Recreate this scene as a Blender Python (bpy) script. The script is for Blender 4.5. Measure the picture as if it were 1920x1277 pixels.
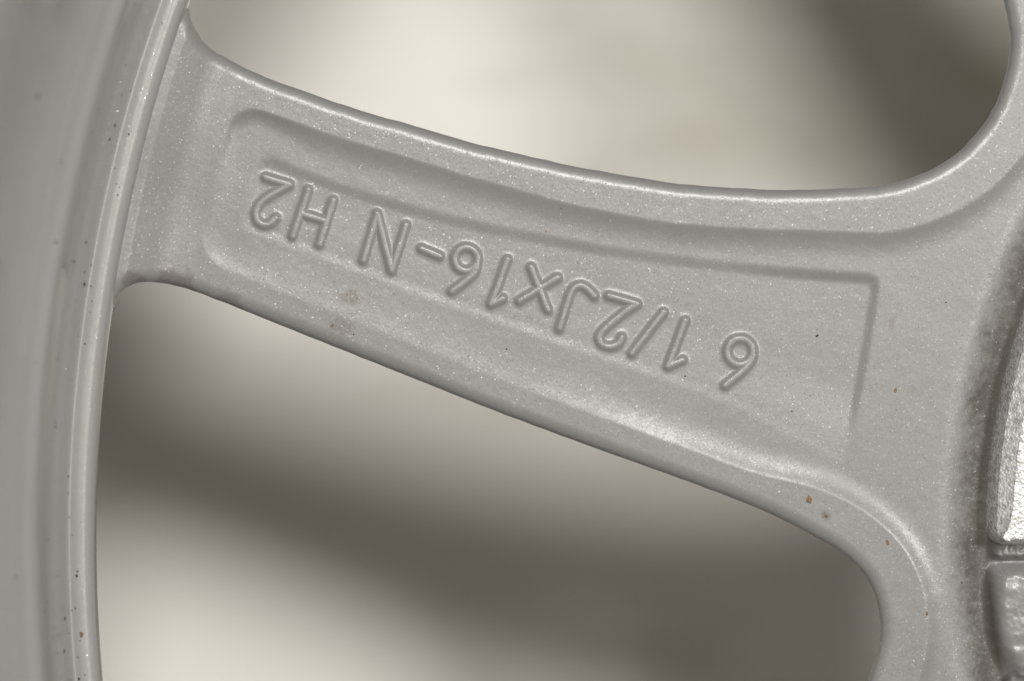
import bpy, math, random
import numpy as np

# ------------------------------------------------------------------ scene, camera, light
S = 0.06e-3                      # metres per drawing unit on the spoke's back face
CX0, CY0 = 960.0, 638.5          # drawing point under the lens
HX, HY = 3100.0, 1000.0          # wheel axis in drawing units
CAM_H = 0.350
FLOOR_Z = -0.110
scene = bpy.context.scene
for o in list(bpy.data.objects):
    bpy.data.objects.remove(o)
scene.render.engine = 'CYCLES'
scene.view_settings.view_transform = 'Standard'
scene.view_settings.look = 'None'
scene.view_settings.gamma = 1.0
scene.view_settings.exposure = 0.0
cam_d = bpy.data.cameras.new('camera')
cam = bpy.data.objects.new('camera', cam_d)
scene.collection.objects.link(cam)
cam.location = (0, 0, CAM_H)
cam_d.sensor_width = 36.0
cam_d.lens = 36.0 * CAM_H / (1920 * S)
cam_d.clip_start = 0.01
cam_d.clip_end = 20.0
cam_d.dof.use_dof = True
cam_d.dof.focus_distance = CAM_H - 0.0005
cam_d.dof.aperture_fstop = 8.0
scene.camera = cam

world = bpy.data.worlds.new('World')
scene.world = world
world.use_nodes = True
bg = world.node_tree.nodes['Background']
bg.inputs['Color'].default_value = (1.0, 0.90, 0.73, 1)
bg.inputs['Strength'].default_value = 0.24


def P(u, v, z=0.0):
    """drawing units -> metres"""
    return ((u - CX0) * S, (CY0 - v) * S, z)


def lamp(name, loc, target, size, power, color):
    d = bpy.data.lights.new(name, 'AREA')
    d.shape = 'DISK'
    d.size = size
    d.energy = power
    d.color = color
    o = bpy.data.objects.new(name, d)
    scene.collection.objects.link(o)
    o.location = loc
    from mathutils import Vector
    o.rotation_euler = (Vector(target) - Vector(loc)).to_track_quat('-Z', 'Y').to_euler()
    return o


lamp('key_lamp', P(1700, -3150, 0.600), P(900, 600, 0), 0.145, 3.15, (1.0, 0.982, 0.95))
lamp('side_lamp', P(5300, -350, 0.430), P(900, 600, 0), 0.075, 1.08, (1.0, 0.982, 0.95))


# ------------------------------------------------------------------ helpers
def tag(o, label=None, cat=None, group=None, kind=None):
    if label: o['label'] = label
    if cat: o['category'] = cat
    if group: o['group'] = group
    if kind: o['kind'] = kind
    return o


def mesh_obj(name, verts, faces, mat, parent=None, normals=None, smooth=True):
    """verts (n,3) metres, faces list of (m,4)/(m,3) arrays"""
    me = bpy.data.meshes.new(name)
    verts = np.asarray(verts, dtype=np.float32)
    if not isinstance(faces, (list, tuple)):
        faces = [faces]
    loops = np.concatenate([f.ravel() for f in faces]).astype(np.int32)
    sizes = np.concatenate([np.full(len(f), f.shape[1], dtype=np.int32) for f in faces])
    starts = np.concatenate([[0], np.cumsum(sizes)[:-1]]).astype(np.int32)
    me.vertices.add(len(verts))
    me.vertices.foreach_set('co', verts.ravel())
    me.loops.add(len(loops))
    me.loops.foreach_set('vertex_index', loops)
    me.polygons.add(len(sizes))
    me.polygons.foreach_set('loop_start', starts)
    me.update(calc_edges=True)
    me.validate()
    me.polygons.foreach_set('use_smooth', np.full(len(me.polygons), smooth, dtype=bool))
    if normals is not None:
        me.normals_split_custom_set_from_vertices(np.asarray(normals, dtype=np.float32))
    me.materials.append(mat)
    o = bpy.data.objects.new(name, me)
    scene.collection.objects.link(o)
    o.parent = parent
    return o


def sstep(a, b, x):
    t = np.clip((x - a) / (b - a), 0, 1)
    return t * t * t * (t * (6 * t - 15) + 10)


def catmull(pts, n=6, closed=False):
    pts = [np.array(p, float) for p in pts]
    out = []
    N = len(pts)
    rng = range(N if closed else N - 1)
    for i in rng:
        if closed:
            p0, p1, p2, p3 = pts[i - 1], pts[i], pts[(i + 1) % N], pts[(i + 2) % N]
        else:
            p0, p1, p2, p3 = pts[max(i - 1, 0)], pts[i], pts[i + 1], pts[min(i + 2, N - 1)]
        for k in range(n):
            t = k / n
            out.append(0.5 * ((2 * p1) + (-p0 + p2) * t + (2 * p0 - 5 * p1 + 4 * p2 - p3) * t * t
                              + (-p0 + 3 * p1 - 3 * p2 + p3) * t ** 3))
    if not closed:
        out.append(pts[-1])
    return np.array(out)


def seg_dist(x, y, ax, ay, bx, by):
    vx, vy = bx - ax, by - ay
    l2 = vx * vx + vy * vy + 1e-12
    t = np.clip(((x - ax) * vx + (y - ay) * vy) / l2, 0, 1)
    return (x - ax - t * vx) ** 2 + (y - ay - t * vy) ** 2


def poly_sdf(x, y, poly):
    """signed distance, negative inside"""
    d2 = np.full(x.shape, 1e18, dtype=np.float64)
    ins = np.zeros(x.shape, dtype=bool)
    n = len(poly)
    for i in range(n):
        ax, ay = poly[i]
        bx, by = poly[(i + 1) % n]
        np.minimum(d2, seg_dist(x, y, ax, ay, bx, by), out=d2)
        if ay != by:
            c = ((ay > y) != (by > y)) & (x < (bx - ax) * (y - ay) / (by - ay) + ax)
            ins ^= c
    d = np.sqrt(d2)
    return np.where(ins, -d, d)


def line_dist(x, y, lines):
    d2 = np.full(x.shape, 1e18)
    for ln in lines:
        for (a, b) in zip(ln[:-1], ln[1:]):
            np.minimum(d2, seg_dist(x, y, a[0], a[1], b[0], b[1]), out=d2)
    return np.sqrt(d2)


def round_max(a, b, R):
    return np.minimum(np.maximum(a + R, b + R), 0) + np.hypot(np.maximum(a + R, 0), np.maximum(b + R, 0)) - R


def vnoise(x, y, cell, seed):
    """smooth value noise in -1..1"""
    rs = np.random.RandomState(seed)
    tab = rs.rand(256, 256) * 2 - 1
    fx, fy = x / cell, y / cell
    ix, iy = np.floor(fx).astype(int), np.floor(fy).astype(int)
    tx, ty = fx - ix, fy - iy
    tx = tx * tx * (3 - 2 * tx)
    ty = ty * ty * (3 - 2 * ty)
    g = lambda a, b: tab[a & 255, b & 255]
    return ((g(ix, iy) * (1 - tx) + g(ix + 1, iy) * tx) * (1 - ty)
            + (g(ix, iy + 1) * (1 - tx) + g(ix + 1, iy + 1) * tx) * ty)


def rot(p, deg):
    """rotate about the wheel axis, positive = towards the bottom of the picture"""
    a = math.radians(-deg)
    dx, dy = p[0] - HX, p[1] - HY
    return (HX + dx * math.cos(a) - dy * math.sin(a), HY + dx * math.sin(a) + dy * math.cos(a))


# ------------------------------------------------------------------ materials
def new_mat(name):
    m = bpy.data.materials.new(name)
    m.use_nodes = True
    return m, m.node_tree.nodes, m.node_tree.links, m.node_tree.nodes['Principled BSDF']


def paint(name, base, rough=0.46, metallic=0.14, flake=0.095, grime=None, bump=0.10, coat=0.40, peel=0.0, spots=(), coat_rough=0.25):
    m, N, L, b = new_mat(name)
    tc = N.new('ShaderNodeTexCoord')

    def noise(scale, detail=2, rough_=0.5):
        n = N.new('ShaderNodeTexNoise')
        n.inputs['Scale'].default_value = scale
        n.inputs['Detail'].default_value = detail
        n.inputs['Roughness'].default_value = rough_
        L.new(tc.outputs['Object'], n.inputs['Vector'])
        return n

    def math_(op, a, b_=None, clamp=False):
        n = N.new('ShaderNodeMath')
        n.operation = op
        n.use_clamp = clamp
        for i, v in enumerate((a, b_)):
            if v is None: continue
            if isinstance(v, (int, float)): n.inputs[i].default_value = v
            else: L.new(v, n.inputs[i])
        return n.outputs[0]

    def mixc(fac, a, b_, mode='MIX'):
        n = N.new('ShaderNodeMix')
        n.data_type = 'RGBA'
        n.blend_type = mode
        for sock, v in ((n.inputs[0], fac), (n.inputs[6], a), (n.inputs[7], b_)):
            if isinstance(v, (int, float)): sock.default_value = v
            elif isinstance(v, tuple): sock.default_value = (*v, 1)
            else: L.new(v, sock)
        return n.outputs[2]

    def ramp(x, lo, hi):
        n = N.new('ShaderNodeMapRange')
        n.interpolation_type = 'SMOOTHSTEP'
        n.inputs[1].default_value = lo
        n.inputs[2].default_value = hi
        L.new(x, n.inputs[0])
        return n.outputs[0]

    # metal flakes
    vor = N.new('ShaderNodeTexVoronoi')
    vor.inputs['Scale'].default_value = 8000
    L.new(tc.outputs['Object'], vor.inputs['Vector'])
    sep = N.new('ShaderNodeSeparateColor')
    L.new(vor.outputs['Color'], sep.inputs[0])
    fine = noise(9000, 1)
    mott = noise(140, 4, 0.6)
    big = noise(28, 3, 0.55)
    v = math_('MULTIPLY_ADD', fine.outputs['Fac'], 0.22)
    v.node.inputs[2].default_value = 0.86
    v2 = math_('MULTIPLY_ADD', mott.outputs['Fac'], 0.12)
    v2.node.inputs[2].default_value = 0.95
    vv = math_('MULTIPLY', v, v2)
    col = mixc(1.0, base, (1, 1, 1), 'MULTIPLY')
    comb = N.new('ShaderNodeCombineColor')
    for i in range(3): L.new(vv, comb.inputs[i])
    L.new(comb.outputs[0], col.node.inputs[7])
    # slight brownish handling dirt in blotches
    stain = ramp(mott.outputs['Fac'], 0.60, 0.78)
    st2 = math_('MULTIPLY', stain, ramp(big.outputs['Fac'], 0.50, 0.66))
    col = mixc(math_('MULTIPLY', st2, 0.5), col, (base[0] * 0.62, base[1] * 0.57, base[2] * 0.50))
    # fine black specks
    v3 = N.new('ShaderNodeTexVoronoi')
    v3.inputs['Scale'].default_value = 900
    L.new(tc.outputs['Object'], v3.inputs['Vector'])
    sp3 = N.new('ShaderNodeSeparateColor')
    L.new(v3.outputs['Color'], sp3.inputs[0])
    speck = math_('MULTIPLY', ramp(sp3.outputs[0], 0.975, 0.98), math_('LESS_THAN', v3.outputs['Distance'], 0.13))
    col = mixc(math_('MULTIPLY', speck, 0.5), col, (0.10, 0.075, 0.05))
    spn = noise(700, 5, 0.7)
    for (su, sv, sr, sf) in spots:
        vd = N.new('ShaderNodeVectorMath'); vd.operation = 'DISTANCE'
        fl = N.new('ShaderNodeVectorMath'); fl.operation = 'MULTIPLY'
        fl.inputs[1].default_value = (1, 1, 0)
        L.new(tc.outputs['Object'], fl.inputs[0])
        L.new(fl.outputs[0], vd.inputs[0]); vd.inputs[1].default_value = P(su, sv, 0)
        f_ = math_('ADD', math_('MULTIPLY', ramp(vd.outputs['Value'], sr * S, 0.0), 0.5), spn.outputs['Fac'])
        f_ = math_('MULTIPLY', math_('MULTIPLY', ramp(f_, 0.66, 0.92), math_('LESS_THAN', vd.outputs['Value'], sr * S)), sf)
        col = mixc(f_, col, (0.10, 0.078, 0.052))
    gfac = None
    if grime:
        r0, r1, amount = grime
        sx = N.new('ShaderNodeSeparateXYZ')
        L.new(tc.outputs['Object'], sx.inputs[0])
        hx, hy, _ = P(HX, HY)
        dx = math_('SUBTRACT', sx.outputs[0], hx)
        dy = math_('SUBTRACT', sx.outputs[1], hy)
        r = math_('SQRT', math_('ADD', math_('MULTIPLY', dx, dx), math_('MULTIPLY', dy, dy)))
        band = ramp(r, r1 * S, r0 * S)
        g1 = noise(1100, 6, 0.75)
        g2 = noise(160, 5, 0.65)
        g = math_('ADD', math_('MULTIPLY', g1.outputs['Fac'], 0.55), math_('MULTIPLY', g2.outputs['Fac'], 0.45))
        g = math_('ADD', g, math_('MULTIPLY', band, 0.62))
        gfac = math_('MULTIPLY', ramp(g, 0.72, 1.10), math_('MULTIPLY', math_('MULTIPLY', ramp(r, r1 * S, (r1 * 0.5 + r0 * 0.5) * S), ramp(r, (r0 - 12) * S, (r0 + 8) * S)), amount))
        col = mixc(gfac, col, (0.055, 0.046, 0.036))
    L.new(col, b.inputs['Base Color'])
    b.inputs['Metallic'].default_value = metallic
    if gfac is not None:
        L.new(math_('MULTIPLY', math_('SUBTRACT', 1.0, gfac), metallic), b.inputs['Metallic'])
    rr = math_('MULTIPLY_ADD', mott.outputs['Fac'], 0.16)
    rr.node.inputs[2].default_value = rough - 0.08
    L.new(rr, b.inputs['Roughness'])
    b.inputs['Specular IOR Level'].default_value = 0.33
    b.inputs['Coat Weight'].default_value = coat
    b.inputs['Coat Roughness'].default_value = coat_rough
    # flake normals + cast texture
    geo = N.new('ShaderNodeNewGeometry')
    sub = N.new('ShaderNodeVectorMath'); sub.operation = 'SUBTRACT'
    L.new(vor.outputs['Color'], sub.inputs[0]); sub.inputs[1].default_value = (0.5, 0.5, 0.5)
    # only some flakes are strongly tilted
    tilt = math_('MULTIPLY_ADD', math_('POWER', sep.outputs[2], 11.0), flake * 4.5)
    tilt.node.inputs[2].default_value = flake * 0.4
    sc = N.new('ShaderNodeVectorMath'); sc.operation = 'SCALE'
    L.new(sub.outputs[0], sc.inputs[0]); L.new(tilt, sc.inputs['Scale'])
    bp = N.new('ShaderNodeBump')
    bp.inputs['Strength'].default_value = bump
    bp.inputs['Distance'].default_value = 0.0004
    bn = noise(650, 3, 0.55)
    L.new(bn.outputs['Fac'], bp.inputs['Height'])
    last = bp
    if peel > 0:
        bp2 = N.new('ShaderNodeBump')
        bp2.inputs['Strength'].default_value = peel
        bp2.inputs['Distance'].default_value = 0.002
        pn = noise(230, 2, 0.5)
        L.new(pn.outputs['Fac'], bp2.inputs['Height'])
        L.new(bp.outputs[0], bp2.inputs['Normal'])
        last = bp2
    add = N.new('ShaderNodeVectorMath'); add.operation = 'ADD'
    L.new(last.outputs[0], add.inputs[0]); L.new(sc.outputs[0], add.inputs[1])
    nrm = N.new('ShaderNodeVectorMath'); nrm.operation = 'NORMALIZE'
    L.new(add.outputs[0], nrm.inputs[0])
    L.new(nrm.outputs[0], b.inputs['Normal'])
    L.new(nrm.outputs[0], b.inputs['Coat Normal'])
    return m


SILVER = (0.226, 0.223, 0.2185)
M_spoke = paint('silver_cast_paint', SILVER, spots=[(655, 556, 34, 0.45), (1548, 966, 20, 0.55), (330, 528, 70, 0.4), (640, 610, 40, 0.3), (255, 525, 40, 0.4), (430, 565, 50, 0.3), (1700, 615, 60, 0.3)])
M_hub = paint('silver_hub_paint', SILVER, grime=(1240, 1380, 0.9))
M_rim = paint('silver_rim_paint', (0.32, 0.317, 0.31), rough=0.36, flake=0.06, coat=1.0, coat_rough=0.07, bump=0.05)


def make_machined():
    m, N, L, b = new_mat('machined_aluminium')
    tc = N.new('ShaderNodeTexCoord')
    n = N.new('ShaderNodeTexNoise'); n.inputs['Scale'].default_value = 1500; n.inputs['Detail'].default_value = 4
    L.new(tc.outputs['Object'], n.inputs['Vector'])
    v = N.new('ShaderNodeTexVoronoi'); v.inputs['Scale'].default_value = 3200
    L.new(tc.outputs['Object'], v.inputs['Vector'])
    cr = N.new('ShaderNodeValToRGB')
    cr.color_ramp.elements[0].position = 0.35; cr.color_ramp.elements[0].color = (0.45, 0.45, 0.45, 1)
    cr.color_ramp.elements[1].position = 0.6; cr.color_ramp.elements[1].color = (0.78, 0.78, 0.775, 1)
    L.new(n.outputs['Fac'], cr.inputs[0])
    L.new(cr.outputs[0], b.inputs['Base Color'])
    b.inputs['Metallic'].default_value = 0.5
    b.inputs['Roughness'].default_value = 0.5
    bp = N.new('ShaderNodeBump'); bp.inputs['Strength'].default_value = 0.45; bp.inputs['Distance'].default_value = 0.0003
    L.new(v.outputs['Distance'], bp.inputs['Height'])
    L.new(bp.outputs[0], b.inputs['Normal'])
    return m


M_pad = make_machined()


def make_floor():
    m, N, L, b = new_mat('white_sheet')
    tc = N.new('ShaderNodeTexCoord')
    mp = N.new('ShaderNodeMapping'); mp.inputs['Rotation'].default_value = (0, 0, math.radians(25))
    mp.inputs['Scale'].default_value = (1, 3, 1)
    L.new(tc.outputs['Object'], mp.inputs['Vector'])
    n = N.new('ShaderNodeTexNoise'); n.inputs['Scale'].default_value = 14; n.inputs['Detail'].default_value = 5
    L.new(mp.outputs[0], n.inputs['Vector'])
    n2 = N.new('ShaderNodeTexNoise'); n2.inputs['Scale'].default_value = 60; n2.inputs['Detail'].default_value = 4
    L.new(tc.outputs['Object'], n2.inputs['Vector'])
    cr = N.new('ShaderNodeValToRGB')
    cr.color_ramp.elements[0].position = 0.30; cr.color_ramp.elements[0].color = (0.64, 0.59, 0.49, 1)
    cr.color_ramp.elements[1].position = 0.52; cr.color_ramp.elements[1].color = (0.84, 0.82, 0.77, 1)
    L.new(n.outputs['Fac'], cr.inputs[0])
    mx = N.new('ShaderNodeMix'); mx.data_type = 'RGBA'; mx.blend_type = 'MULTIPLY'
    mx.inputs[0].default_value = 0.25
    L.new(cr.outputs[0], mx.inputs[6]); L.new(n2.outputs['Color'], mx.inputs[7])
    L.new(cr.outputs[0], b.inputs['Base Color'])
    b.inputs['Roughness'].default_value = 0.6
    return m


M_floor = make_floor()


def plain(name, col, rough=0.8):
    m, N, L, b = new_mat(name)
    tc = N.new('ShaderNodeTexCoord')
    n = N.new('ShaderNodeTexNoise'); n.inputs['Scale'].default_value = 3000
    L.new(tc.outputs['Object'], n.inputs['Vector'])
    cr = N.new('ShaderNodeValToRGB')
    cr.color_ramp.elements[0].position = 0.35; cr.color_ramp.elements[0].color = (*[c * 0.55 for c in col], 1)
    cr.color_ramp.elements[1].position = 0.65; cr.color_ramp.elements[1].color = (*[min(1, c * 1.5) for c in col], 1)
    L.new(n.outputs['Fac'], cr.inputs[0]); L.new(cr.outputs[0], b.inputs['Base Color'])
    b.inputs['Roughness'].default_value = rough
    return m


M_brown = plain('brown_dirt', (0.16, 0.10, 0.055))
M_black = plain('black_dirt', (0.045, 0.035, 0.028))

# ------------------------------------------------------------------ setting: the sheet under the wheel
fv = [(-0.9, -0.9, FLOOR_Z), (0.9, -0.9, FLOOR_Z), (0.9, 0.9, FLOOR_Z), (-0.9, 0.9, FLOOR_Z)]
floor = mesh_obj('floor', fv, np.array([[0, 1, 2, 3]]), M_floor, smooth=False)
tag(floor, 'off white floor sheet under the silver wheel, out of focus', kind='structure')

# ------------------------------------------------------------------ the wheel
wheel = bpy.data.objects.new('alloy_wheel', None)
scene.collection.objects.link(wheel)
wheel.empty_display_size = 0.02
tag(wheel, 'silver painted alloy wheel lying face down, back of its spoke with raised size marking', 'wheel')

RIM_R = 2925.0
U = [(357, 20), (363, 45), (373, 66), (392, 89), (430, 112), (500, 144), (600, 181), (700, 213), (800, 242),
     (900, 270), (1000, 294), (1100, 315), (1200, 333), (1300, 346), (1400, 353), (1500, 355), (1600, 352),
     (1680, 342), (1740, 321), (1800, 284), (1845, 235), (1875, 180), (1892, 120), (1896, 60), (1885, 0)]
Lw = [(205, 622), (212, 590), (222, 561), (240, 540), (270, 529), (330, 536), (400, 560), (500, 600), (600, 640),
      (700, 680), (800, 720), (900, 760), (1000, 798), (1100, 835), (1200, 871), (1300, 907), (1400, 945), (1470, 976),
      (1530, 1008), (1580, 1038), (1620, 1076), (1643, 1120), (1652, 1170), (1647, 1220), (1630, 1277)]


def arc(p_from, p_to, n=24):
    a0 = math.atan2(p_from[1] - HY, p_from[0] - HX) % (2 * math.pi)
    a1 = math.atan2(p_to[1] - HY, p_to[0] - HX) % (2 * math.pi)
    return [(HX + RIM_R * math.cos(a0 + (a1 - a0) * t), HY + RIM_R * math.sin(a0 + (a1 - a0) * t))
            for t in np.linspace(0, 1, n)]


def wob(c, seed):
    rs = np.random.RandomState(seed)
    n = len(c)
    t = np.arange(n)
    w = sum(rs.uniform(-1, 1) * np.sin(t * f + rs.uniform(0, 6)) for f in (0.35, 0.8, 1.7, 2.9)) * 0.55
    d = np.gradient(c, axis=0)
    d /= np.linalg.norm(d, axis=1)[:, None] + 1e-9
    return c + np.stack([-d[:, 1], d[:, 0]], 1) * w[:, None]


Uc = wob(catmull(U, 4), 1)
Lc = wob(catmull(Lw, 4), 2)
# upper window: this spoke's upper edge, then the next spoke's lower edge back to the rim
Lup = np.array([rot(p, -40) for p in catmull(Lw[:18], 3)])[::-1]
W1 = np.concatenate([Uc, Lup, np.array(arc(Lup[-1], Uc[0]))])
Udn = np.array([rot(p, 40) for p in catmull(U[:19], 3)])[::-1]
W2 = np.concatenate([Lc, Udn, np.array(arc(Udn[-1], Lc[0]))])

POCKET = catmull([(508, 300), (590, 334), (700, 371), (850, 412), (1000, 443), (1150, 470), (1300, 490), (1470, 509), (1628, 520)], 3).tolist() + \
    [(1641, 526), (1644, 545)] + [(1622, 680), (1586, 872)] + \
    catmull([(1400, 768), (1200, 690), (1010, 626), (800, 553), (620, 486), (492, 438)], 3).tolist() + [(472, 430), (460, 416), (459, 402), (484, 316), (492, 304)]
POCKET = np.array(POCKET)
BOSS = np.array([(1885, 1049), (1866, 1056), (1854, 1070), (1848, 1090), (1846, 1115), (1851, 1185), (1862, 1225), (1884, 1262), (1930, 1300), (2160, 1330),
                 (2160, 1047), (1910, 1047)])


def disc_height(x, y, fine=True):
    """height in mm of the wheel's back, and signed distance to the windows (positive = metal), drawing units"""
    dx, dy = x - HX, y - HY
    r = np.hypot(dx, dy)
    ang = np.degrees(np.arctan2(-dy, dx)) % 360
    if not fine:                                  # every spoke is the same: fold into one sector
        a2 = (ang - 148) % 40 + 148
        x = HX + r * np.cos(np.radians(a2))
        y = HY - r * np.sin(np.radians(a2))
    d1 = poly_sdf(x, y, W1)
    d2 = poly_sdf(x, y, W2)
    d = np.minimum(d1, d2)
    z = np.zeros_like(x)
    # raised lip round the windows, lower web inside it
    tohub = sstep(1750, 1480, r)
    lower = d2 < d1
    wl = np.where(lower, 62 + 30 * tohub, 66 + 14 * sstep(2500, 1900, r) + 14 * tohub)
    s1 = round_max(wl - d, r - 2776, 55.0)
    depth = 0.58
    lw = sstep(260, -260, d2 - d1) * sstep(1480, 2350, r)
    u_ = np.maximum(6 - s1, 0)
    u_ = u_ * u_ / (u_ + 9.0)
    drop = 1 - (1 - np.clip(u_ / ((52 + 50 * lw) * (1 - 0.45 * sstep(2560, 2740, r))), 0, 1)) ** 3
    z -= depth * drop
    # the lip along the spoke's lower edge is a little lower than the upper one
    z -= 0.40 * (1 - drop) * lw
    # web drifts down a little towards the hub
    # inner pocket that carries the marking
    if fine:
        s2 = poly_sdf(x, y, POCKET)
        ybot = 626 + (x - 1010) * 0.39
        fade = 1 - sstep(1080, 1480, x) * sstep(80, -60, ybot - y)
        yb = 430 + (x - 470) * 0.363
        z -= (0.19 + 0.22 * sstep(1300, 1620, x)) * (1 - 0.62 * sstep(130, -10, yb - y)) * fade * sstep(13, -17, s2)
    # fillet up to the rim
    f = np.clip((r - 2778) / 76.0, 0, 1)
    z += 0.032 * (38.0 * f ** 2 + np.maximum(r - 2854, 0))
    z -= 0.4 * sstep(2896, 2922, r)
    # rounded edges at the windows
    e = np.clip(1 - d / 28.0, 0, 1)
    z -= 1.35 * (1 - np.sqrt(np.clip(1 - 0.93 * e ** 2.4, 0, 1)))
    # groove round the hub and bolt boss
    z -= 1.5 * sstep(1356, 1232, r)
    if fine:
        sb = poly_sdf(x, y, BOSS)
        b = sstep(8, -44, sb)
        z += b * (2.2 + 0.09 * vnoise(x, y, 17, 5) + 0.03 * vnoise(x, y, 7, 6))
        step = sstep(1248, 1222, r) * sstep(1058, 1038, y)
        z += step * (1.9 + 0.18 * vnoise(x, y, 6, 8))
        kn = np.hypot(x - 1938, y - 1300)
        z += sstep(62, 40, kn) * (1.6 + 0.25 * vnoise(x, y, 8, 9))
        # casting unevenness
        z += 0.020 * vnoise(x, y, 90, 11) + 0.008 * vnoise(x, y, 33, 12)
    return z, d, r


def build_height_grid(x0, x1, y0, y1, step, fine, keep):
    xs = np.arange(x0, x1 + step, step)
    ys = np.arange(y0, y1 + step, step)
    X, Y = np.meshgrid(xs, ys)
    Z, D, R = disc_height(X, Y, fine)
    gy, gx = np.gradient(D, step)
    zy, zx = np.gradient(Z, step)
    inside = D > 0
    # cells touching metal; vertices over a window are pulled onto its outline
    c_in = inside[:-1, :-1] | inside[1:, :-1] | inside[:-1, 1:] | inside[1:, 1:]
    Dm = np.minimum(np.minimum(D[:-1, :-1], D[1:, :-1]), np.minimum(D[:-1, 1:], D[1:, 1:]))
    c_in &= Dm > -1.6 * step
    rc = (R[:-1, :-1] + R[1:, 1:]) / 2
    xc, yc = (X[:-1, :-1] + X[1:, 1:]) / 2, (Y[:-1, :-1] + Y[1:, 1:]) / 2
    c_in &= keep(xc, yc, rc)
    g = np.hypot(gx, gy) + 1e-9
    out = ~inside
    X = np.where(out, X - D * gx / g, X)
    Y = np.where(out, Y - D * gy / g, Y)
    # height at the outline: constant drop there
    iy, ix = np.nonzero(c_in)
    idx = np.arange(X.size).reshape(X.shape)
    quads = np.stack([idx[iy, ix], idx[iy + 1, ix], idx[iy + 1, ix + 1], idx[iy, ix + 1]], 1)
    nz = np.ones_like(Z) * S * 1e3
    nrm = np.stack([-zx, zy, nz], -1).reshape(-1, 3)
    nrm /= np.linalg.norm(nrm, axis=1)[:, None]
    V = np.stack([(X - CX0) * S, (CY0 - Y) * S, Z * 1e-3], -1).reshape(-1, 3)
    # draft direction: into the metal
    G = np.stack([gx / g, -gy / g], -1).reshape(-1, 2)
    return V, nrm, quads, out.ravel(), G, xc[iy, ix], yc[iy, ix], rc[iy, ix]


def piece(name, V, nrm, quads, onedge, G, mat, parent, wall=True):
    """top surface + the window walls below it, as one mesh"""
    used, inv = np.unique(quads.ravel(), return_inverse=True)
    q = inv.reshape(quads.shape)
    v, n, oe, g = V[used], nrm[used], onedge[used], G[used]
    verts, norms, faces = [v], [n], [q]
    if wall:
        e = np.concatenate([q[:, [0, 1]], q[:, [1, 2]], q[:, [2, 3]], q[:, [3, 0]]])
        key = np.minimum(e[:, 0], e[:, 1]).astype(np.int64) * len(v) + np.maximum(e[:, 0], e[:, 1])
        _, first, cnt = np.unique(key, return_index=True, return_counts=True)
        be = e[first[cnt == 1]]
        be = be[oe[be[:, 0]] & oe[be[:, 1]]]
        if len(be):
            bu, binv = np.unique(be.ravel(), return_inverse=True)
            be2 = binv.reshape(be.shape)
            base = len(v)
            rings = []
            side = np.concatenate([-g[bu], np.zeros((len(bu), 1))], 1)
            for k, (ins, dz) in enumerate(((0.0, 0.0), (0.0001, -0.0006), (0.0028, -0.0075))):
                w = v[bu].copy()
                w[:, :2] += g[bu] * ins
                w[:, 2] += dz
                rings.append(w)
                norms.append(side)
            verts += rings
            m = len(bu)
            for k in range(2):
                a, b_ = base + k * m, base + (k + 1) * m
                faces.append(np.stack([be2[:, 1] + a, be2[:, 0] + a, be2[:, 0] + b_, be2[:, 1] + b_], 1))
    return mesh_obj(name, np.concatenate(verts), faces, mat, parent, np.concatenate(norms))


FX0, FX1, FY0, FY1 = -40, 1990, -70, 1350
HUB_R = 1475.0
PADR = 1212.0
Vg, Ng, Qg, OE, GG, xc, yc, rc = build_height_grid(FX0, FX1, FY0, FY1, 2.3, True,
                                                   lambda x, y, r: (r < 2926) & (r > PADR - 60))
sp = rc >= HUB_R
spoke = piece('spoke', Vg, Ng, Qg[sp], OE, GG, M_spoke, wheel)
tag(spoke, 'silver spoke with a sunk panel and the raised marking 6 1/2Jx16-N H2')
hub = piece('hub', Vg, Ng, Qg[~sp], OE, GG, M_hub, wheel)

# the rest of the wheel's face, coarser, outside the picture
inside_fine = lambda x, y: (x > FX0 + 10) & (x < FX1 - 10) & (y > FY0 + 10) & (y < FY1 - 10)
Vc, Nc, Qc, OEc, Gc, xk, yk, rk = build_height_grid(HX - 2940, HX + 2940, HY - 2940, HY + 2940, 15, False,
                                                    lambda x, y, r: (r < 2926) & (r > 500) & ~inside_fine(x, y))
Vc[:, 2] -= 0.00008
angk = np.degrees(np.arctan2(-(yk - HY), xk - HX)) % 360
sec = (np.floor((angk - 148) / 40) % 9).astype(int)
far = rk >= HUB_R
for k in range(1, 9):
    piece('spoke', Vc, Nc, Qc[far & (sec == k)], OEc, Gc, M_spoke, wheel)
piece('hub_disc', Vc, Nc, Qc[~far], OEc, Gc, M_hub, hub)

# ------------------------------------------------------------------ raised characters (parts of the spoke)
z1 = lambda p: (430 + p[0] * 520 / 1920, 280 + p[1] * 520 / 1920)
z2 = lambda p: (880 + p[0] * 580 / 1920, 450 + p[1] * 580 / 1920)


def ring(c, r, f, n=24):
    return [f((c[0] + r * math.cos(t), c[1] + r * 1.02 * math.sin(t))) for t in np.linspace(0, 2 * math.pi, n + 1)]


def cv(f, pts, n=5):
    return [tuple(p) for p in catmull([f(p) for p in pts], n)]


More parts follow.
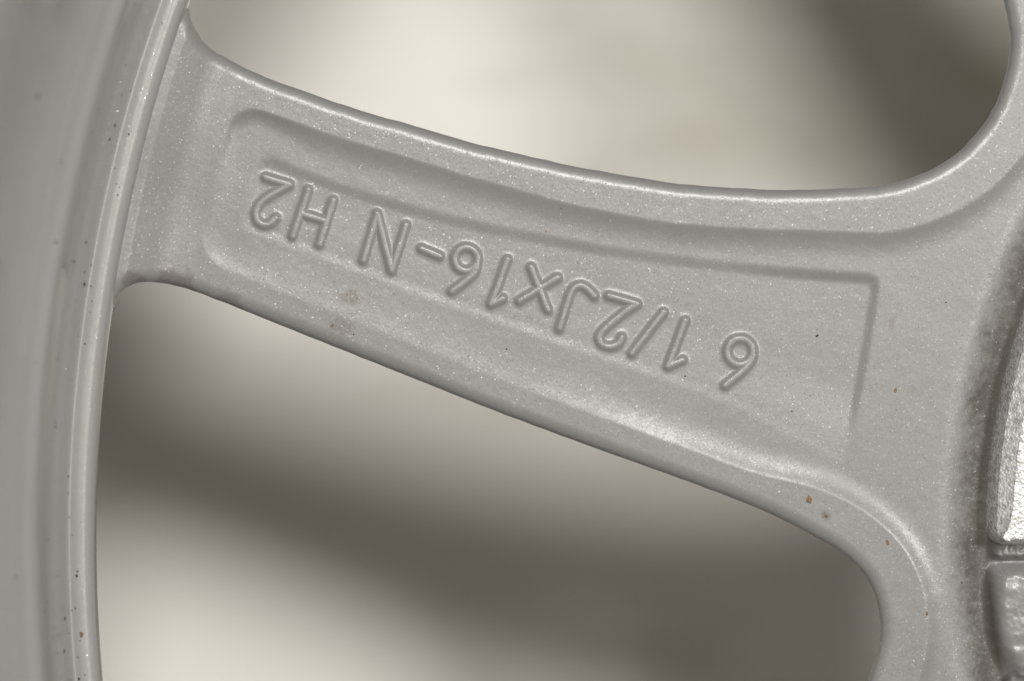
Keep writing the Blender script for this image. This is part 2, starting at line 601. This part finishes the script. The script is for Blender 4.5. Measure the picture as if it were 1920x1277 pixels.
CH = [
    ('raised_digit', [[z1((248, 192)), z1((412, 243))],
                      cv(z1, [(412, 243), (330, 290), (240, 342), (195, 395), (180, 447), (195, 495), (238, 520), (285, 508), (320, 474)])]),
    ('raised_letter', [[z1((545, 280)), z1((436, 597))], [z1((716, 350)), z1((622, 655))], [z1((495, 443)), z1((662, 492))]]),
    ('raised_letter', [[z1((1022, 445)), z1((926, 768))], [z1((1022, 445)), z1((1122, 838))], [z1((1222, 525)), z1((1122, 838))]]),
    ('raised_dash', [[z1((1330, 685)), z1((1455, 738))]]),
    ('raised_digit', [ring((1640, 758), 80, z1), cv(z1, [(1718, 775), (1705, 830), (1670, 880), (1540, 982)])]),
    ('raised_digit', [[z2((237, 120)), z2((134, 397))], [z2((134, 397)), z2((207, 363))]]),
    ('raised_letter', [[z2((385, 170)), z2((487, 430))], [z2((547, 233)), z2((313, 376))]]),
    ('raised_letter', [cv(z2, [(560, 547), (600, 415), (625, 340), (652, 297), (692, 282), (735, 303), (775, 347)])]),
    ('raised_digit', [[z2((868, 345)), z2((1042, 396))],
                      cv(z2, [(1042, 396), (960, 450), (865, 530), (820, 575), (808, 615), (832, 652), (882, 662), (927, 642), (947, 603)])]),
    ('raised_slash', [[z2((1207, 448)), z2((1010, 702))]]),
    ('raised_digit', [[z2((1342, 500)), z2((1234, 783))], [z2((1234, 783)), z2((1327, 745))]]),
    ('raised_digit', [ring((1683, 692), 80, z2), cv(z2, [(1762, 715), (1745, 760), (1700, 812), (1590, 903)])]),
]


def char_profile(d):
    # rounded ridge with a soft foot, mm
    t = np.clip(d / 20.0, 0, 1)
    return 0.25 * (1 - sstep(0.03, 0.68, t)) + 0.085 * (1 - sstep(0.0, 1.0, t))


for name, lines in CH:
    pts = np.array([p for ln in lines for p in ln])
    lo, hi = pts.min(0) - 24, pts.max(0) + 24
    st = 1.15
    X, Y = np.meshgrid(np.arange(lo[0], hi[0], st), np.arange(lo[1], hi[1], st))
    D = line_dist(X, Y, lines)
    D = D + 0.5 * vnoise(X, Y, 14, 21)
    Z0, _, _ = disc_height(X, Y, True)
    Z = Z0 + char_profile(D) - 0.006 * sstep(16, 20, D)
    zy, zx = np.gradient(Z, st)
    nr = np.stack([-zx, zy, np.full_like(Z, S * 1e3)], -1).reshape(-1, 3)
    nr /= np.linalg.norm(nr, axis=1)[:, None]
    ok = D < 20.5
    c = ok[:-1, :-1] & ok[1:, :-1] & ok[:-1, 1:] & ok[1:, 1:]
    iy, ix = np.nonzero(c)
    idx = np.arange(X.size).reshape(X.shape)
    q = np.stack([idx[iy, ix], idx[iy + 1, ix], idx[iy + 1, ix + 1], idx[iy, ix + 1]], 1)
    V = np.stack([(X - CX0) * S, (CY0 - Y) * S, Z * 1e-3], -1).reshape(-1, 3)
    used, inv = np.unique(q.ravel(), return_inverse=True)
    mesh_obj(name, V[used], inv.reshape(q.shape), M_spoke, spoke, nr[used])

# ------------------------------------------------------------------ rim: ring turned about the wheel axis
PROF = [(210.5, -108.5), (209, -104), (203, -80), (193, -45), (182.5, -24), (177.8, -12), (175.9, -5), (175.05, 0.6), (174.95, 1.8), (175.05, 2.7),
        (175.35, 3.3), (175.8, 3.72), (176.3, 3.92), (176.8, 3.95), (177.25, 3.82), (177.55, 3.72), (177.75, 3.85), (177.95, 4.4),
        (178.15, 5.2), (178.5, 7.0), (178.95, 9.5), (179.35, 11.8), (179.6, 12.9), (179.85, 13.7), (180.15, 14.2), (180.5, 14.65),
        (180.85, 15.1), (181.2, 15.6), (181.65, 16.3), (182.6, 17.8), (184.2, 21), (185.6, 26), (186.4, 34), (187.5, 70), (190, 95), (196, 105),
        (198, 112), (199, 124), (206, 128), (212, 131)]
NSEG = 1080
PROF = [(r_, z_ + 0.4 * (z_ > 1.0)) for r_, z_ in PROF]
prof = catmull(PROF, 4)
hx, hy, _ = P(HX, HY)
th = np.linspace(0, 2 * math.pi, NSEG, endpoint=False)
RR, TH = np.meshgrid(prof[:, 0] * 1e-3, th, indexing='ij')
ZZ = np.repeat(prof[:, 1][:, None] * 1e-3, NSEG, 1)
V = np.stack([hx + RR * np.cos(TH), hy + RR * np.sin(TH), ZZ], -1).reshape(-1, 3)
m = len(prof)
ii, jj = np.meshgrid(np.arange(m - 1), np.arange(NSEG), indexing='ij')
ii, jj = ii.ravel(), jj.ravel()
j2 = (jj + 1) % NSEG
q = np.stack([ii * NSEG + jj, (ii + 1) * NSEG + jj, (ii + 1) * NSEG + j2, ii * NSEG + j2], 1)
rim = mesh_obj('rim', V, q, M_rim, wheel)

# ------------------------------------------------------------------ machined mounting pads
A0, A1 = 180.75, 180.75 - 58


def pad_poly():
    R1, R0, c = 1236.0, 640.0, 26.0
    pts = []
    for a in np.linspace(A0 - math.degrees(c / R1), A1, 60):
        pts.append((HX + R1 * math.cos(math.radians(a)), HY - R1 * math.sin(math.radians(a))))
    for a in np.linspace(A1, A0, 30):
        pts.append((HX + R0 * math.cos(math.radians(a)), HY - R0 * math.sin(math.radians(a))))
    a = math.radians(A0)
    # rounded outer corner
    e = np.array([math.cos(a), -math.sin(a)])
    corner = np.array([HX, HY]) + e * R1
    p_in = np.array([HX, HY]) + e * (R1 - c)
    p_out = np.array(pts[0])
    cor = [(1 - t) ** 2 * p_in + 2 * t * (1 - t) * corner + t * t * p_out for t in np.linspace(0, 1, 8)]
    return pts + [tuple(p) for p in cor[:-1]]


pp = np.array(pad_poly())


def offset_poly(poly, k):
    n = len(poly)
    nx = np.roll(poly, -1, 0) - np.roll(poly, 1, 0)
    nx = np.stack([nx[:, 1], -nx[:, 0]], 1)
    nx /= np.linalg.norm(nx, axis=1)[:, None] + 1e-9
    area = 0.5 * np.sum(poly[:, 0] * np.roll(poly[:, 1], -1) - np.roll(poly[:, 0], -1) * poly[:, 1])
    return poly - nx * k * (1 if area > 0 else -1)


def chamfer_k(poly):
    # the end of the pad has hardly any chamfer, its round side a wide one
    a = np.degrees(np.arctan2(-(poly[:, 1] - HY), poly[:, 0] - HX)) % 360
    return np.where(a > A0 - 1.0, 4.0, 26.0)


def build_pad(name, turn):
    lv = [(offset_poly(pp, -16), -4.4), (offset_poly(pp, -3), 1.0), (pp, 1.7), (pp, 2.0)]
    k = chamfer_k(pp)
    ks = np.convolve(np.concatenate([k[-4:], k, k[:4]]), np.ones(5) / 5, 'same')[4:-4]
    nx = pp - offset_poly(pp, 1.0)
    lv.append((pp - nx * (ks[:, None] * 0.95), 3.3))
    lv.append((pp - nx * ks[:, None], 3.42))
    lv.append((pp - nx * (ks[:, None] + 3), 3.46))
    n = len(pp)
    V, F = [], []
    for k_, (pl, z) in enumerate(lv):
        for p in pl:
            pr = rot(p, turn)
            V.append(P(pr[0], pr[1], z * 1e-3))
    for k_ in range(len(lv) - 1):
        for i in range(n):
            j = (i + 1) % n
            F.append((k_ * n + i, k_ * n + j, (k_ + 1) * n + j, (k_ + 1) * n + i))
    top = list(range((len(lv) - 1) * n, len(lv) * n))
    me = bpy.data.meshes.new(name)
    me.from_pydata(V, [], F + [top])
    import bmesh
    bm = bmesh.new(); bm.from_mesh(me)
    bmesh.ops.recalc_face_normals(bm, faces=bm.faces[:])
    bm.to_mesh(me); bm.free()
    me.materials.append(M_pad)
    o = bpy.data.objects.new(name, me)
    scene.collection.objects.link(o)
    o.parent = hub
    return o


for k in range(5):
    build_pad('mounting_pad', 72 * k)

# ------------------------------------------------------------------ dirt specks lying on the paint
rng = random.Random(7)


def surface_z(u, v):
    z, _, r = disc_height(np.array([[float(u)]]), np.array([[float(v)]]), True)
    return float(z[0, 0])


def chip(V, F, u, v, size, z, stretch=1.0, ang=0.0, n=9, normal=(0, 0, 1)):
    from mathutils import Vector
    c = Vector(P(u, v, z))
    nn = Vector(normal).normalized()
    t = nn.orthogonal().normalized() if abs(nn.z) < 0.95 else Vector((1, 0, 0))
    t = (t - nn * t.dot(nn)).normalized()
    b = nn.cross(t)
    i0 = len(V)
    V.append(tuple(c + nn * 0.00004))
    for k in range(n):
        a = 2 * math.pi * k / n
        rr = size * S * rng.uniform(0.6, 1.25)
        p, q_ = math.cos(a) * rr * stretch, math.sin(a) * rr
        p, q_ = p * math.cos(ang) - q_ * math.sin(ang), p * math.sin(ang) + q_ * math.cos(ang)
        V.append(tuple(c + t * p + b * q_ + nn * 0.000012))
    for k in range(n):
        F.append((i0, i0 + 1 + k, i0 + 1 + (k + 1) % n))


VB, FB, VK, FK = [], [], [], []
for (u, v, s_, st_, a_) in [(1517, 937, 9.5, 0.75, 0.2), (1664, 1017, 6, 0.55, -0.1), (1680, 733, 6, 0.5, -0.15), (1024, 434, 2.5, 1, 0),
                            (622, 611, 3, 1.4, 0.5), (1486, 772, 2, 1, 0), (1738, 1150, 5, 0.4, 0), (1549, 968, 3.2, 1, 0)]:
    chip(VB, FB, u, v, s_, surface_z(u, v) * 1e-3, st_, a_)
for (u, v, s_, st_, a_) in [(1533, 630, 4, 0.6, -0.6), (663, 627, 2, 1, 0), (1806, 1094, 2.2, 1, 0), (1775, 567, 2, 1, 0), (950, 655, 1.8, 1, 0),
                            (1285, 706, 1.8, 1, 0)]:
    chip(VK, FK, u, v, s_, surface_z(u, v) * 1e-3, st_, a_)


def rim_at(app_u, v):
    """point of the rim seen at a drawing position near the left edge"""
    best = None
    for k in range(len(prof) - 1):
        r, z = prof[k]
        if z < 1.5: continue
        s_ = 1 - z * 1e-3 / CAM_H
        x, y = (app_u - CX0) * s_ + CX0, (v - CY0) * s_ + CY0
        e = abs(math.hypot(x - HX, y - HY) * S * 1e3 - r)
        if best is None or e < best[0]:
            dr, dz = prof[k + 1] - prof[k]
            best = (e, x, y, z, dr, dz)
    _, x, y, z, dr, dz = best
    a = math.atan2(HY - y, x - HX)
    return x, y, z * 1e-3, (-dz * math.cos(a), -dz * math.sin(a), max(dr, 0.01))


def rimchip(u, v, s_, brown=False, st_=0.8):
    x, y, z, nn = rim_at(u, v)
    chip(VB if brown else VK, FB if brown else FK, x, y, s_ * 1.35, z, st_, rng.uniform(-0.5, 0.5), 7, nn)


for (u, v, s_, br) in [(72, 181, 5, True), (128, 925, 5, True), (152, 1190, 4.5, True), (216, 235, 3, False), (206, 262, 3, False), (158, 533, 3.2, False),
                       (162, 455, 2.8, False), (139, 490, 2.4, False), (104, 454, 2.5, False), (108, 672, 3, False), (128, 893, 3.2, False),
                       (122, 1160, 3, False), (121, 1222, 3, False), (115, 1241, 2.6, False), (148, 1273, 2.6, False), (68, 1080, 2.6, True),
                       (90, 1012, 2.2, False), (104, 800, 2.4, False), (144, 1080, 2.4, False), (262, 310, 2.2, False), (249, 348, 2.2, False),
                       (314, 128, 2.4, False), (273, 260, 2.2, False), (29, 1082, 2.5, False), (115, 304, 2.4, False), (124, 199, 2, False)]:
    rimchip(u, v, s_, br)
for _ in range(70):
    v = rng.uniform(0, 1277)
    base = HX - math.sqrt(2915 ** 2 - (v - HY) ** 2)
    rimchip(base - rng.uniform(30, 115), v, rng.uniform(0.9, 1.8), rng.random() < 0.3)
d1 = mesh_obj('brown_specks', VB, np.array(FB), M_brown, wheel, smooth=False)
d2 = mesh_obj('black_specks', VK, np.array(FK), M_black, wheel, smooth=False)
tag(d1, kind='stuff'); tag(d2, kind='stuff')
